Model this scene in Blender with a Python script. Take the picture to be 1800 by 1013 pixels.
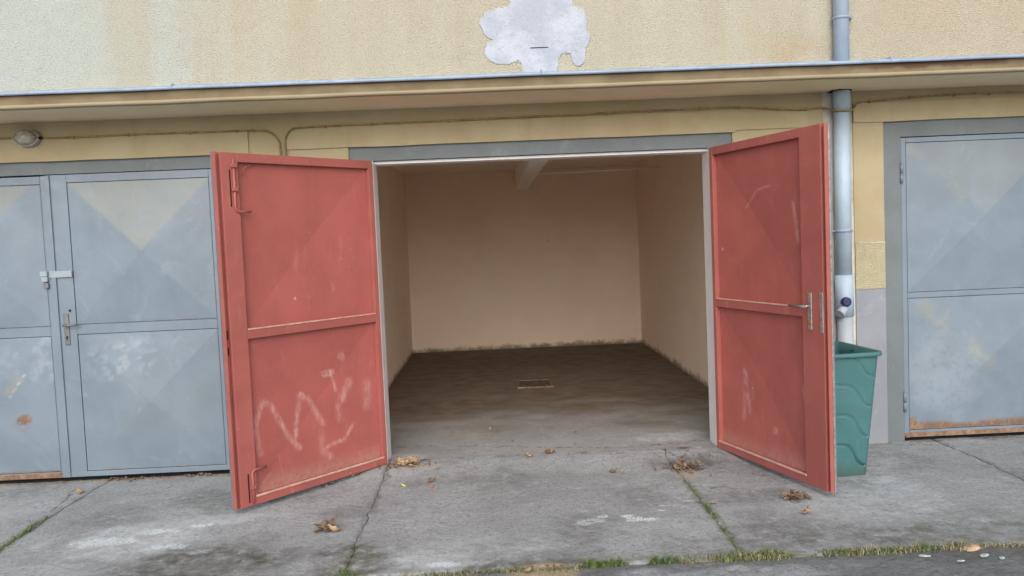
import bpy, bmesh, math, random
import numpy as np
from mathutils import Vector, Matrix, noise as mn
R = math.radians
random.seed(7)
rng = np.random.default_rng(7)
sc = bpy.context.scene
for o in list(bpy.data.objects): bpy.data.objects.remove(o)

# ---------------------------------------------------------------- camera
CAM = (5.84658, 1.57907, 0.02370, -0.05848, -0.0422, 1461.69)     # distance, height, yaw, pitch, roll, focal px
D_, H_, yaw, pit, rol, fpx = CAM
fw = Vector((math.sin(yaw)*math.cos(pit), math.cos(yaw)*math.cos(pit), math.sin(pit)))
r0 = Vector((math.cos(yaw), -math.sin(yaw), 0)); u0 = r0.cross(fw)
rt = math.cos(rol)*r0 + math.sin(rol)*u0; up = -math.sin(rol)*r0 + math.cos(rol)*u0
cd = bpy.data.cameras.new('camera'); cam = bpy.data.objects.new('camera', cd); sc.collection.objects.link(cam)
m = Matrix((rt, up, -fw)).transposed().to_4x4(); m.translation = Vector((0, -D_, H_)); cam.matrix_world = m
cd.sensor_fit = 'HORIZONTAL'; cd.sensor_width = 36; cd.lens = 36*fpx/1800; cd.clip_start = .05; cd.clip_end = 2000
sc.camera = cam

# ---------------------------------------------------------------- world, sun, exposure
SUN_EL, SUN_AZ = 30, -2         # azimuth: degrees to the right of straight behind the camera
w = bpy.data.worlds.new('World'); sc.world = w; w.use_nodes = True
nt = w.node_tree; nt.nodes.clear()
sky = nt.nodes.new('ShaderNodeTexSky'); sky.sky_type = 'NISHITA'; sky.sun_disc = False
sky.sun_elevation = R(SUN_EL); sky.sun_rotation = R(180 - SUN_AZ); sky.dust_density = 4; sky.air_density = 1.2; sky.ozone_density = 1.0
hs = nt.nodes.new('ShaderNodeHueSaturation'); hs.inputs['Saturation'].default_value = .45
bg = nt.nodes.new('ShaderNodeBackground'); bg.inputs[1].default_value = .13
wo = nt.nodes.new('ShaderNodeOutputWorld')
nt.links.new(sky.outputs[0], hs.inputs['Color']); nt.links.new(hs.outputs[0], bg.inputs[0]); nt.links.new(bg.outputs[0], wo.inputs[0])
sd = bpy.data.lights.new('sun', 'SUN'); sd.energy = 1.2; sd.angle = R(75); sd.color = (1, .97, .94)
so = bpy.data.objects.new('sun', sd); sc.collection.objects.link(so)
sdir = Vector((math.sin(R(SUN_AZ))*math.cos(R(SUN_EL)), -math.cos(R(SUN_AZ))*math.cos(R(SUN_EL)), math.sin(R(SUN_EL))))
so.rotation_euler = (-sdir).to_track_quat('-Z', 'Y').to_euler()
so.location = (0, 0, 20)
vs = sc.view_settings; vs.view_transform = 'Standard'; vs.look = 'None'; vs.exposure = 0.46; vs.gamma = 1
sc.render.engine = 'CYCLES'
try: sc.cycles.max_bounces = 14; sc.cycles.diffuse_bounces = 10
except Exception: pass

# ---------------------------------------------------------------- material helpers
class Mat:
    def __init__(s, name, rough=.8, spec=.3, metallic=0, coord='Object'):
        s.m = bpy.data.materials.new(name); s.m.use_nodes = True; s.t = s.m.node_tree; s.n = s.t.nodes; s.n.clear()
        s.out = s.n.new('ShaderNodeOutputMaterial'); s.b = s.n.new('ShaderNodeBsdfPrincipled')
        s.t.links.new(s.b.outputs[0], s.out.inputs[0])
        s.b.inputs['Roughness'].default_value = rough; s.b.inputs['Specular IOR Level'].default_value = spec; s.b.inputs['Metallic'].default_value = metallic
        tc = s.n.new('ShaderNodeTexCoord'); s.co = tc.outputs[coord]
    def link(s, v, inp):
        if isinstance(v, (int, float)): inp.default_value = v
        elif isinstance(v, tuple): inp.default_value = (*v, 1) if len(v) == 3 else v
        else: s.t.links.new(v, inp)
    def mp(s, scale=(1, 1, 1), loc=(0, 0, 0), rot=(0, 0, 0)):
        n = s.n.new('ShaderNodeMapping'); s.t.links.new(s.co, n.inputs[0])
        n.inputs['Scale'].default_value = scale; n.inputs['Location'].default_value = loc; n.inputs['Rotation'].default_value = rot
        return n.outputs[0]
    def noise(s, scale, detail=4, rough=.6, vec=None, dist=0):
        n = s.n.new('ShaderNodeTexNoise'); s.t.links.new(vec or s.co, n.inputs['Vector'])
        n.inputs['Scale'].default_value = scale; n.inputs['Detail'].default_value = detail; n.inputs['Roughness'].default_value = rough; n.inputs['Distortion'].default_value = dist
        return n.outputs[0]
    def vor(s, scale, feature='F1', vec=None, out=0):
        n = s.n.new('ShaderNodeTexVoronoi'); n.feature = feature; s.t.links.new(vec or s.co, n.inputs['Vector']); n.inputs['Scale'].default_value = scale
        return n.outputs[out]
    def mr(s, v, a, b, c=0, d=1, smooth=True):
        n = s.n.new('ShaderNodeMapRange'); n.interpolation_type = 'SMOOTHSTEP' if smooth else 'LINEAR'
        s.link(v, n.inputs[0])
        for i, x in enumerate((a, b, c, d)): n.inputs[1+i].default_value = x
        return n.outputs[0]
    def math(s, op, a, b=0, c=0):
        n = s.n.new('ShaderNodeMath'); n.operation = op; s.link(a, n.inputs[0]); s.link(b, n.inputs[1]); s.link(c, n.inputs[2]); return n.outputs[0]
    def mix(s, f, a, b, blend='MIX'):
        n = s.n.new('ShaderNodeMix'); n.data_type = 'RGBA'; n.blend_type = blend
        s.link(f, n.inputs[0]); s.link(a, n.inputs[6]); s.link(b, n.inputs[7]); return n.outputs[2]
    def xyz(s, v=None):
        n = s.n.new('ShaderNodeSeparateXYZ'); s.t.links.new(v or s.co, n.inputs[0]); return n.outputs
    def attr(s, name):
        n = s.n.new('ShaderNodeAttribute'); n.attribute_name = name; return n.outputs['Fac']
    def col(s, c): s.link(c, s.b.inputs['Base Color'])
    def rough(s, v): s.link(v, s.b.inputs['Roughness'])
    def bump(s, h, strength=.3, dist=.01, prev=None):
        n = s.n.new('ShaderNodeBump'); n.inputs['Strength'].default_value = strength; n.inputs['Distance'].default_value = dist
        s.link(h, n.inputs['Height'])
        if prev: s.t.links.new(prev, n.inputs['Normal'])
        s.t.links.new(n.outputs[0], s.b.inputs['Normal']); return n.outputs[0]

def mat_upper():
    M = Mat('coarse_render', .95, .15)
    streak = M.noise(1.0, 5, .6, M.mp((2.2, 1, .35)))
    blotch = M.noise(1.4, 5, .6, M.mp((1, 1, 1), (3, 0, 1)))
    grain = M.noise(75, 3, .7, M.mp((1, 1, 1.9)))
    pits = M.vor(110, 'F1', M.mp((1, 1, 1.4)))
    x, y, z = M.xyz()
    c = M.mix(M.mr(streak, .38, .62), (.49, .47, .385), (.465, .43, .33))
    c = M.mix(M.mr(M.math('ADD', x, M.math('MULTIPLY', M.math('SUBTRACT', streak, .5), 3.0)), -1.3, -3.0), c, (.46, .50, .47))     # paler to the left
    c = M.mix(M.math('MULTIPLY', M.mr(M.math('ADD', x, M.math('MULTIPLY', M.math('SUBTRACT', blotch, .5), 1.2)), 2.3, 3.0), .75), c, (.47, .40, .31))  # peach to the right
    near = M.math('MULTIPLY', M.mr(M.math('ABSOLUTE', M.math('SUBTRACT', x, 2.15)), .5, .0), M.mr(z, 3.05, 2.65))
    c = M.mix(M.math('MULTIPLY', M.math('MULTIPLY', near, .7), M.mr(blotch, .42, .62)), c, (.42, .27, .15))
    peach2 = M.mr(M.math('ABSOLUTE', M.math('SUBTRACT', x, -2.1)), .35, .0)
    c = M.mix(M.math('MULTIPLY', M.math('MULTIPLY', peach2, M.mr(streak, .4, .6)), .45), c, (.44, .37, .27))
    c = M.mix(M.math('MULTIPLY', M.mr(blotch, .55, .75), .5), c, (.46, .43, .34))
    c = M.mix(M.math('MULTIPLY', M.mr(grain, .47, .30), .6), c, (.20, .18, .13))
    c = M.mix(M.math('MULTIPLY', M.mr(grain, .56, .70), .55), c, (.62, .61, .52))
    c = M.mix(M.math('MULTIPLY', M.mr(M.math('ADD', z, M.math('MULTIPLY', M.math('SUBTRACT', blotch, .5), .5)), 2.86, 2.66), .5), c, (.52, .51, .40))  # reflected light along the wall's bottom edge, painted as a paler strip
    M.col(c)
    M.bump(M.math('ADD', grain, M.math('MULTIPLY', pits, .7)), .9, .012)
    return M.m
def mat_patch():
    M = Mat('white_filler', .9, .2)
    n = M.noise(60, 4, .7, M.mp((1, 1, 1.8))); b = M.noise(4, 4, .6)
    c = M.mix(M.mr(b, .4, .62), (.44, .475, .545), (.35, .385, .45)); c = M.mix(M.math('MULTIPLY', M.mr(n, .46, .3), .6), c, (.25, .26, .29))
    M.col(c); M.bump(n, .6, .008); return M.m
def mat_yellow(name='cream_wall_paint', base=(.40, .345, .222), base2=(.36, .30, .185), coarse=0.0, streaks=.35):
    M = Mat(name, .85, .25)
    b = M.noise(2.2, 5, .6); g = M.noise(35, 4, .65); st = M.noise(1, 5, .6, M.mp((9, 9, 1.2)))
    c = M.mix(M.mr(b, .35, .65), base, base2)
    c = M.mix(M.math('MULTIPLY', M.mr(st, .55, .8), streaks), c, tuple(v*.6 for v in base2))
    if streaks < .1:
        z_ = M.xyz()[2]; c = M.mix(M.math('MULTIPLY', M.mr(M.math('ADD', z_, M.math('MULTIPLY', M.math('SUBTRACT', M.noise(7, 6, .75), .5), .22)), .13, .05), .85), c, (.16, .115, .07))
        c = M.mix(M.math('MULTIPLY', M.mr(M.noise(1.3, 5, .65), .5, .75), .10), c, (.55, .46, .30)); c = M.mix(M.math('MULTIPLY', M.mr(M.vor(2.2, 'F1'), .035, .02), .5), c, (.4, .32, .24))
    if coarse:
        gg = M.noise(130, 3, .7); c = M.mix(M.math('MULTIPLY', M.mr(gg, .46, .32), .6), c, (.22, .19, .12))
        M.col(c); M.bump(gg, .9, .012)
    else:
        M.col(c); M.bump(M.math('ADD', M.math('MULTIPLY', b, .6), M.math('MULTIPLY', g, .25)), .35, .02)
    return M.m
def mat_fascia():
    M = Mat('stained_fascia', .85, .25)
    b = M.noise(3, 5, .6); st = M.noise(1, 5, .65, M.mp((7, 7, 1.5)))
    x, y, z = M.xyz()
    c = M.mix(M.mr(b, .35, .65), (.20, .165, .10), (.15, .115, .07))
    top = M.mr(M.math('ADD', z, M.math('MULTIPLY', M.math('SUBTRACT', st, .5), .06)), 2.545, 2.575)
    right = M.mr(M.math('ADD', x, M.math('MULTIPLY', M.math('SUBTRACT', b, .5), 1.0)), 1.9, 2.7)
    c = M.mix(M.math('MULTIPLY', top, M.math('ADD', .3, M.math('MULTIPLY', right, .68))), c, (.085, .05, .035))
    gap = M.mr(M.noise(2.5, 2, .5, M.mp((1, .01, .01))), .5, .62)
    c = M.mix(M.math('MULTIPLY', M.math('MULTIPLY', gap, top), .45), c, (.22, .17, .11))
    low = M.mr(z, 2.54, 2.53); c = M.mix(M.math('MULTIPLY', low, .6), c, (.40, .34, .24))  # lit lower corner of the fascia, painted as a pale line
    M.col(c); M.bump(M.noise(40, 4, .6), .3, .006); return M.m
def mat_grey(name, base, rust=False, gloss=.36, tint_col=(.235, .235, .185)):
    M = Mat(name, gloss, .5)
    b = M.noise(3.0, 5, .6); f = M.noise(24, 5, .7); cl = M.noise(5, 6, .7, M.mp((1, 1, .8)), .8)
    dk = tuple(v*.86 for v in base); lt = tuple(min(1, v*1.18+.02) for v in base)
    c = M.mix(M.mr(b, .35, .65), base, dk)
    c = M.mix(M.math('MULTIPLY', M.mr(cl, .56, .72), .55), c, lt)
    c = M.mix(M.math('MULTIPLY', M.attr('tint'), M.mr(f, .2, .55)), c, tint_col)  # olive tint: painted soffit reflection on upper facets, plus other tinted patches
    c = M.mix(M.math('MULTIPLY', M.attr('scuff'), M.mr(f, .3, .55)), c, (.36, .40, .44))
    dr = M.noise(1, 5, .65, M.mp((14, 14, 1.1))); c = M.mix(M.math('MULTIPLY', M.mr(dr, .55, .78), .22), c, tuple(v*.72 for v in base))
    sk = M.math('MULTIPLY', M.mr(M.vor(7, 'F1', M.mp((1, 1, .9), (1, 5, 2))), .03, .012), M.mr(M.noise(1.7, 2), .5, .55)); c = M.mix(M.math('MULTIPLY', sk, .8), c, (.12, .085, .06))
    rs = M.math('MULTIPLY', M.attr('rust'), M.mr(f, .25, .5))
    rc = M.mix(M.mr(f, .4, .65), (.13, .065, .038), (.25, .155, .10))
    c = M.mix(rs, c, rc)
    M.col(c); M.rough(M.math('ADD', gloss-.06, M.math('ADD', M.math('MULTIPLY', b, .15), M.math('MULTIPLY', rs, .4))))
    M.bump(M.math('ADD', M.math('MULTIPLY', b, 1.0), M.math('MULTIPLY', f, .06)), .22, .02)
    return M.m
def mat_red(name='red_oxide_paint', base=(.375, .105, .092), chip=.35):
    M = Mat(name, .5, .45)
    b = M.noise(2.5, 5, .6); f = M.noise(30, 5, .7); v = M.noise(6, 6, .7, M.mp((2.5, 1, .6)), .5)
    c = M.mix(M.mr(b, .35, .65), base, tuple(x*.85 for x in base))
    c = M.mix(M.math('MULTIPLY', M.mr(v, .56, .78), .34), c, (.50, .26, .23))
    sc_ = M.math('MULTIPLY', M.attr('scuff'), M.mr(M.noise(45, 5, .7, M.mp((1, 1, .5))), .28, .6))
    c = M.mix(sc_, c, (.58, .36, .34))
    du = M.math('MULTIPLY', M.attr('dust'), M.mr(f, .25, .6)); c = M.mix(du, c, (.40, .29, .24))
    sp = M.mr(M.vor(7, 'F1'), .035, .018); sp2 = M.math('MULTIPLY', sp, M.mr(M.noise(2.3, 2), .56, .6)); c = M.mix(sp2, c, (.75, .68, .62))
    ch = M.math('MULTIPLY', M.mr(M.noise(55, 3, .6, M.mp((1, 1, .6))), .66, .69), M.mr(M.noise(4, 3), .5, .62)); c = M.mix(M.math('MULTIPLY', ch, chip), c, (.42, .33, .29))
    rs = M.math('MULTIPLY', M.mr(M.vor(6.5, 'F1', M.mp((1, 1, .8), (3, 1, 2))), .045, .015), M.mr(M.noise(1.9, 2), .5, .56)); c = M.mix(M.math('MULTIPLY', rs, .8), c, (.13, .05, .035))
    M.col(c); M.rough(M.math('ADD', .42, M.math('ADD', M.math('MULTIPLY', b, .15), M.math('MULTIPLY', M.math('MAXIMUM', sc_, du), .35))))
    M.bump(M.math('ADD', M.math('MULTIPLY', b, 1.0), M.math('MULTIPLY', f, .05)), .3, .02)
    return M.m
def mat_simple(name, base, rough=.6, spec=.4, metallic=0, var=.18, scale=14, bump=.1, dirt=None):
    M = Mat(name, rough, spec, metallic)
    n = M.noise(scale, 5, .65)
    c = M.mix(M.mr(n, .3, .7), tuple(v*(1-var) for v in base), tuple(min(1, v*(1+var)) for v in base))
    if dirt: c = M.mix(M.math('MULTIPLY', M.mr(M.noise(scale*.35, 5, .7), .52, .7), .7), c, dirt)
    M.col(c)
    if bump: M.bump(n, bump, .01)
    return M.m
def mat_concrete(name, base, speck=1.0, brown=0, bumps=.5):
    M = Mat(name, .92, .2)
    big = M.noise(.9, 6, .6, None, .4); mid = M.noise(5, 7, .7, M.mp((1, 1.3, 1))); fine = M.noise(48, 6, .75); grit = M.noise(220, 2, .6)
    dk = tuple(v*.66 for v in base); lt = tuple(min(1, v*1.28) for v in base)
    c = M.mix(M.mr(big, .36, .64), base, tuple(v*.8 for v in base))
    c = M.mix(M.math('MULTIPLY', M.mr(mid, .52, .75), .75), c, dk)
    c = M.mix(M.math('MULTIPLY', M.mr(mid, .46, .28), .6), c, lt)
    c = M.mix(M.math('MULTIPLY', M.mr(fine, .5, .68), .62*speck), c, tuple(v*.45 for v in base)); blk = M.noise(14, 7, .8); c = M.mix(M.math('MULTIPLY', M.mr(blk, .52, .68), .6), c, tuple(v*.55 for v in base)); c = M.mix(M.math('MULTIPLY', M.mr(blk, .45, .28), .35), c, tuple(v*1.35 for v in base)); c = M.mix(M.math('MULTIPLY', M.mr(M.vor(26, 'F1'), .10, .04), M.mr(M.noise(3, 3), .5, .6)), c, (.09, .085, .08))
    c = M.mix(M.math('MULTIPLY', M.mr(fine, .44, .25), .55*speck), c, tuple(min(1, v*1.5) for v in base))
    wh = M.math('MULTIPLY', M.attr('white'), M.math('ADD', M.mr(M.noise(85, 7, .8), .38, .62, 0, .55), M.mr(M.noise(11, 6, .75, None, .6), .42, .62, 0, .5))); c = M.mix(M.math('MINIMUM', wh, .85), c, (.52, .55, .58))
    sp = M.math('MULTIPLY', M.attr('splash'), M.mr(M.noise(70, 3, .6), .40, .5)); c = M.mix(sp, c, (.60, .66, .68))
    dm = M.math('MULTIPLY', M.attr('damp'), M.mr(M.noise(14, 6, .7), .25, .6)); c = M.mix(dm, c, (.085, .083, .072))
    ms = M.math('MULTIPLY', M.attr('moss'), M.mr(M.noise(20, 6, .7), .35, .6)); c = M.mix(ms, c, (.13, .135, .075))
    ts = M.math('MULTIPLY', M.attr('tan'), M.mr(fine, .2, .6)); c = M.mix(ts, c, (.42, .33, .22))
    cr = M.attr('crack'); c = M.mix(cr, c, (.05, .045, .04))
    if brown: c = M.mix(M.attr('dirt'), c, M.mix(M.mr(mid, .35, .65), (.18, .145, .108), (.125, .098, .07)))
    M.col(c)
    M.bump(M.math('ADD', M.math('ADD', M.math('MULTIPLY', mid, .7), M.math('MULTIPLY', fine, .5)), M.math('MULTIPLY', grit, .15)), bumps, .012)
    return M.m
MT = dict(
    upper=mat_upper(), patch=mat_patch(), yellow=mat_yellow(), soffit=mat_yellow('soffit_paint', (.87, .745, .53), (.83, .70, .48)),
    stucco=mat_yellow('rough_cream_stucco', (.47, .43, .29), (.43, .38, .25), 1), fascia=mat_fascia(),
    chase=mat_simple('bare_plaster', (.48, .47, .42), .9, .2, var=.15, scale=6, dirt=(.22, .15, .10)),
    plinth=mat_grey('grey_plinth_paint', (.245, .26, .305), gloss=.7), surround=mat_grey('grey_surround_paint', (.145, .17, .185), gloss=.65),
    door=mat_grey('pale_blue_grey_paint', (.170, .220, .276)), red=mat_red(), redframe=mat_red('red_frame_paint', (.36, .106, .092), chip=.9),
    jamb=mat_simple('white_frame_paint', (.80, .82, .83), .5, .4, var=.04, scale=5, bump=.05, dirt=(.66, .66, .64)),
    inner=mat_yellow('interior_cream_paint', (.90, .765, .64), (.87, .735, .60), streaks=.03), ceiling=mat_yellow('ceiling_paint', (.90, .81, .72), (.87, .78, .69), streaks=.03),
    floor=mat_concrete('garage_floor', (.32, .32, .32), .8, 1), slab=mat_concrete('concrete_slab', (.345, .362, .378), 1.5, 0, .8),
    road=mat_concrete('worn_road', (.165, .175, .185), 1.5), unseen_yard=mat_simple('bounce_yard', (.44, .43, .41), .95, .1, var=.4, scale=9, bump=.5),
    zinc=mat_simple('zinc_sheet', (.27, .34, .45), .6, .4, .2, var=.1, scale=9, bump=.05), pipe=mat_simple('galvanised_pipe', (.36, .46, .56), .5, .5, 0, var=.08, scale=7, bump=.04),
    steel=mat_simple('worn_steel', (.42, .41, .40), .42, .5, .7, var=.25, scale=40, bump=.08, dirt=(.22, .17, .13)),
    dark=mat_simple('dark_gap', (.02, .018, .018), .9, .1, var=.2), rustm=mat_simple('rusty_steel', (.20, .125, .085), .85, .2, var=.35, scale=30, bump=.3, dirt=(.32, .26, .19)),
    cable=mat_simple('painted_cable', (.24, .185, .09), .7, .3, var=.3, scale=25, bump=.1), binm=None, blue=mat_simple('dark_blue_plastic', (.015, .02, .09), .35, .5),
    pvc=mat_simple('pale_grey_plastic', (.36, .40, .45), .45, .4, var=.06), glass=None, whitem=mat_simple('white_lock_cover', (.27, .32, .37), .5, .4, var=.06),
    roofm=mat_simple('dark_roof', (.1, .1, .1), .9, .2),
)
def _bin():
    M = Mat('teal_plastic', .48, .45)
    n = M.noise(5, 5, .6); x, y, z = M.xyz()
    c = M.mix(M.mr(n, .35, .65), (.058, .165, .17), (.048, .145, .15))
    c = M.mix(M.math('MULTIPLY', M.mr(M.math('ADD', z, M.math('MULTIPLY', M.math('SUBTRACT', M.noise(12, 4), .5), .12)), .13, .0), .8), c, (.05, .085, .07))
    c = M.mix(M.math('MULTIPLY', M.mr(M.noise(9, 6, .7, M.mp((1, 1, .4))), .58, .8), .3), c, (.25, .38, .36))
    M.col(c); M.bump(M.noise(120, 3), .08, .003); return M.m
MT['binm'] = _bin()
def _glass():
    M = Mat('dirty_lamp_glass', .35, .5); n = M.noise(18, 5, .7)
    M.col(M.mix(M.mr(n, .35, .65), (.42, .40, .34), (.25, .22, .16))); M.bump(n, .2, .004); return M.m
MT['glass'] = _glass()
def leafmat(name, a, b):
    M = Mat(name, .75, .25); n = M.noise(30, 4, .6); M.col(M.mix(M.mr(n, .3, .7), a, b)); return M.m
MT['dry'] = leafmat('dry_leaf', (.27, .195, .14), (.12, .085, .06)); MT['dry2'] = leafmat('pale_dry_leaf', (.44, .33, .21), (.30, .21, .13))
MT['yleaf'] = leafmat('yellow_leaf', (.55, .58, .12), (.45, .42, .1)); MT['rleaf'] = leafmat('red_petal', (.60, .14, .10), (.45, .1, .08))
MT['grass'] = leafmat('green_grass', (.085, .14, .045), (.13, .18, .07)); MT['straw'] = leafmat('dry_grass', (.30, .28, .17), (.19, .18, .10))
MT['stone'] = mat_simple('tan_stone', (.46, .34, .24), .9, .2, var=.2, scale=30, bump=.3); MT['flake'] = mat_simple('white_paint_flake', (.40, .46, .46), .9, .2, var=.3, scale=60)

# ---------------------------------------------------------------- mesh helpers
class MB:
    def __init__(s): s.bm = bmesh.new()
    def box(s, x0, x1, y0, y1, z0, z1, bev=0.0, seg=2):
        b = bmesh.new(); bmesh.ops.create_cube(b, size=1)
        bmesh.ops.scale(b, vec=(x1-x0, y1-y0, z1-z0), verts=b.verts); bmesh.ops.translate(b, vec=((x0+x1)/2, (y0+y1)/2, (z0+z1)/2), verts=b.verts)
        if bev: bmesh.ops.bevel(b, geom=b.edges[:], offset=bev, segments=seg, affect='EDGES', profile=.5)
        s.add(b); return s
    def add(s, b, mat=None):
        if mat is not None: bmesh.ops.transform(b, matrix=mat, verts=b.verts)
        t = bpy.data.meshes.new('t'); b.to_mesh(t); b.free(); s.bm.from_mesh(t); bpy.data.meshes.remove(t)
    def tube(s, pts, r, n=10, cap=True):
        pts = [Vector(p) for p in pts]; b = bmesh.new(); rings = []
        ref = Vector((0, 0, 1))
        for i, p in enumerate(pts):
            d = (pts[min(i+1, len(pts)-1)]-pts[max(i-1, 0)]).normalized()
            a = d.cross(ref)
            if a.length < .2: a = d.cross(Vector((0, 1, 0)))
            a.normalize(); c = d.cross(a)
            rr = r[i] if isinstance(r, (list, tuple)) else r
            rings.append([b.verts.new(p+(a*math.cos(t)+c*math.sin(t))*rr) for t in [2*math.pi*k/n for k in range(n)]])
        # keep rings aligned
        for A, B in zip(rings, rings[1:]):
            k0 = min(range(n), key=lambda k: (B[k].co-A[0].co).length)
            B[:] = B[k0:]+B[:k0]
            if (B[1].co-A[1].co).length > (B[-1].co-A[1].co).length: B[:] = [B[0]]+B[1:][::-1]
            for k in range(n): b.faces.new((A[k], A[(k+1) % n], B[(k+1) % n], B[k]))
        if cap: b.faces.new(rings[0]); b.faces.new(rings[-1])
        for f in b.faces: f.smooth = len(f.verts) == 4
        bmesh.ops.recalc_face_normals(b, faces=b.faces[:]); s.add(b); return s
    def lathe(s, prof, n=32, mat=None):
        b = bmesh.new(); rings = []
        for r, z in prof: rings.append([b.verts.new((r*math.cos(2*math.pi*k/n), r*math.sin(2*math.pi*k/n), z)) for k in range(n)])
        for A, B in zip(rings, rings[1:]):
            for k in range(n): b.faces.new((A[k], A[(k+1) % n], B[(k+1) % n], B[k])).smooth = True
        if prof[0][0] > 1e-4: b.faces.new(rings[0])
        if prof[-1][0] > 1e-4: b.faces.new(rings[-1])
        bmesh.ops.remove_doubles(b, verts=b.verts, dist=1e-5); bmesh.ops.recalc_face_normals(b, faces=b.faces[:])
        s.add(b, mat); return s
    def build(s, name, mat, parent=None, smooth=False):
        me = bpy.data.meshes.new(name); s.bm.to_mesh(me); s.bm.free()
        return mkobj(name, me, mat, parent)
def mkobj(name, me, mat, parent=None):
    me.materials.append(mat)
    o = bpy.data.objects.new(name, me); sc.collection.objects.link(o)
    if parent: o.parent = parent
    return o
def empty(name, loc=(0, 0, 0)):
    o = bpy.data.objects.new(name, None); sc.collection.objects.link(o); o.location = loc; o.empty_display_size = .2; return o
def tag(o, label=None, cat=None, group=None, kind=None):
    if label: o['label'] = label
    if cat: o['category'] = cat
    if group: o['group'] = group
    if kind: o['kind'] = kind
    return o
def grid(name, xs, ys, fn, attrs, mat, parent=None, plane='xy', skirt=0):
    """grid mesh, fn(X,Y)->height, attrs {name: fn(X,Y)}"""
    X, Y = np.meshgrid(xs, ys); Xf, Yf = X.ravel(), Y.ravel(); Hh = fn(Xf, Yf)
    co = np.stack([Xf, Yf, Hh], 1) if plane == 'xy' else np.stack([Xf, Hh, Yf], 1)
    nx, ny = len(xs), len(ys); idx = np.arange(nx*ny).reshape(ny, nx)
    q = np.stack([idx[:-1, :-1], idx[:-1, 1:], idx[1:, 1:], idx[1:, :-1]], -1).reshape(-1, 4)
    if skirt:
        loop = np.concatenate([idx[0, :], idx[1:, -1], idx[-1, -2::-1], idx[-2:0:-1, 0]])
        low = co[loop].copy(); low[:, 2 if plane == 'xy' else 1] -= skirt
        base = len(co); co = np.concatenate([co, low]); k = np.arange(len(loop)); k2 = (k+1) % len(loop)
        q = np.concatenate([q, np.stack([loop[k], base+k, base+k2, loop[k2]], -1)])
    me = bpy.data.meshes.new(name); me.from_pydata(co.tolist(), [], q.tolist())
    for a, f in attrs.items():
        at = me.attributes.new(a, 'FLOAT', 'POINT'); v = np.clip(f(Xf, Yf), 0, 1)*np.ones(len(Xf))
        if skirt: v = np.concatenate([v, v[loop]])
        at.data.foreach_set('value', v.astype(np.float32))
    return mkobj(name, me, mat, parent)
# numpy value noise
_P = rng.random((64, 64))
def vn(x, y):
    xi = np.floor(x).astype(int); yi = np.floor(y).astype(int); fx = x-xi; fy = y-yi
    fx = fx*fx*(3-2*fx); fy = fy*fy*(3-2*fy); g = lambda a, b: _P[a % 64, b % 64]
    return (g(xi, yi)*(1-fx)+g(xi+1, yi)*fx)*(1-fy)+(g(xi, yi+1)*(1-fx)+g(xi+1, yi+1)*fx)*fy
def fbm(x, y, s=1, o=4):
    r = 0; a = .5; t = 0
    for i in range(o): r = r+a*vn(x*s+17*i, y*s+31*i); t += a; a *= .55; s *= 2.03
    return r/t
def ss(v, a, b):
    t = np.clip((v-a)/(b-a), 0, 1); return t*t*(3-2*t)
def dseg(x, y, a, b):
    ax, ay = a; bx, by = b; dx, dy = bx-ax, by-ay; L = dx*dx+dy*dy+1e-9
    t = np.clip(((x-ax)*dx+(y-ay)*dy)/L, 0, 1); return np.hypot(x-ax-t*dx, y-ay-t*dy), t
def stroke(x, y, pts, w0, soft=1.0):
    d = np.full(np.shape(x), 9.0)
    for a, b in zip(pts, pts[1:]): d = np.minimum(d, dseg(x, y, a, b)[0])
    return ss(-d, -w0*(1+soft), -w0*.2)
def blob(x, y, cx, cy, rx, ry, n=.5, s=6):
    d = np.hypot((x-cx)/rx, (y-cy)/ry)+(fbm(x, y, s)-.5)*2*n
    return ss(-d, -1.1, -.55)

# ================================================================= BUILDING
B = empty('garage_building', (0, 0, 0))
tag(B, 'cream rendered garage block with a thin canopy over three pairs of steel doors', 'building')
XL, XR, ZT = -.815, 1.585, 2.165
SUR = [(-4.38, -1.74, 2.247), (-.957, 1.729, 2.262), (2.80, 5.46, 2.296)]
OPN = [(-4.262, -1.86, 2.16), (XL, XR, ZT), (2.93, 5.33, 2.186)]
XW0, XW1 = -7.2, 7.6
# piers: plain upper part; rough band and grey foot below
def pier(x0, x1, foot=True):
    m_ = MB(); m_.box(x0, x1, 0, .2, 1.45 if foot else 0, 2.515); m_.build('wall', MT['yellow'], B)
    if foot:
        MB().box(x0, x1, -.007, .2, 1.118, 1.4495, .003).build('stucco_band', MT['stucco'], B)
        MB().box(x0, x1-.0, -.004, .2, -.02, 1.1175, .002).build('plinth', MT['plinth'], B)
pier(XW0, SUR[0][0]); pier(SUR[0][1], SUR[1][0]); pier(SUR[1][1], 2.37); pier(2.585, SUR[2][0]); pier(SUR[2][1], XW1)
MB().box(2.3705, 2.5845, .006, .2, -.02, 2.515).build('pipe_chase', MT['chase'], B)
# fine ledge crack over the rough band
MB().tube([(2.59+.21*t, -.006, 1.449+.004*math.sin(9*t)-.006*t*t) for t in [k/12 for k in range(13)]], .0045, 6).build('render_crack', MT['chase'], B)
# surrounds (recessed 2 cm)
for i, ((s0, s1, sz), (o0, o1, oz)) in enumerate(zip(SUR, OPN)):
    m_ = MB(); m_.box(s0, o0, .016, .2, -.02, oz); m_.box(o1, s1, .016, .2, -.02, oz); m_.box(s0, s1, .016, .2, oz, sz)
    m_.build('door_surround', MT['surround'], B)
    MB().box(s0, s1, .0, .2, sz, 2.515).build('wall', MT['yellow'], B)
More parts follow.
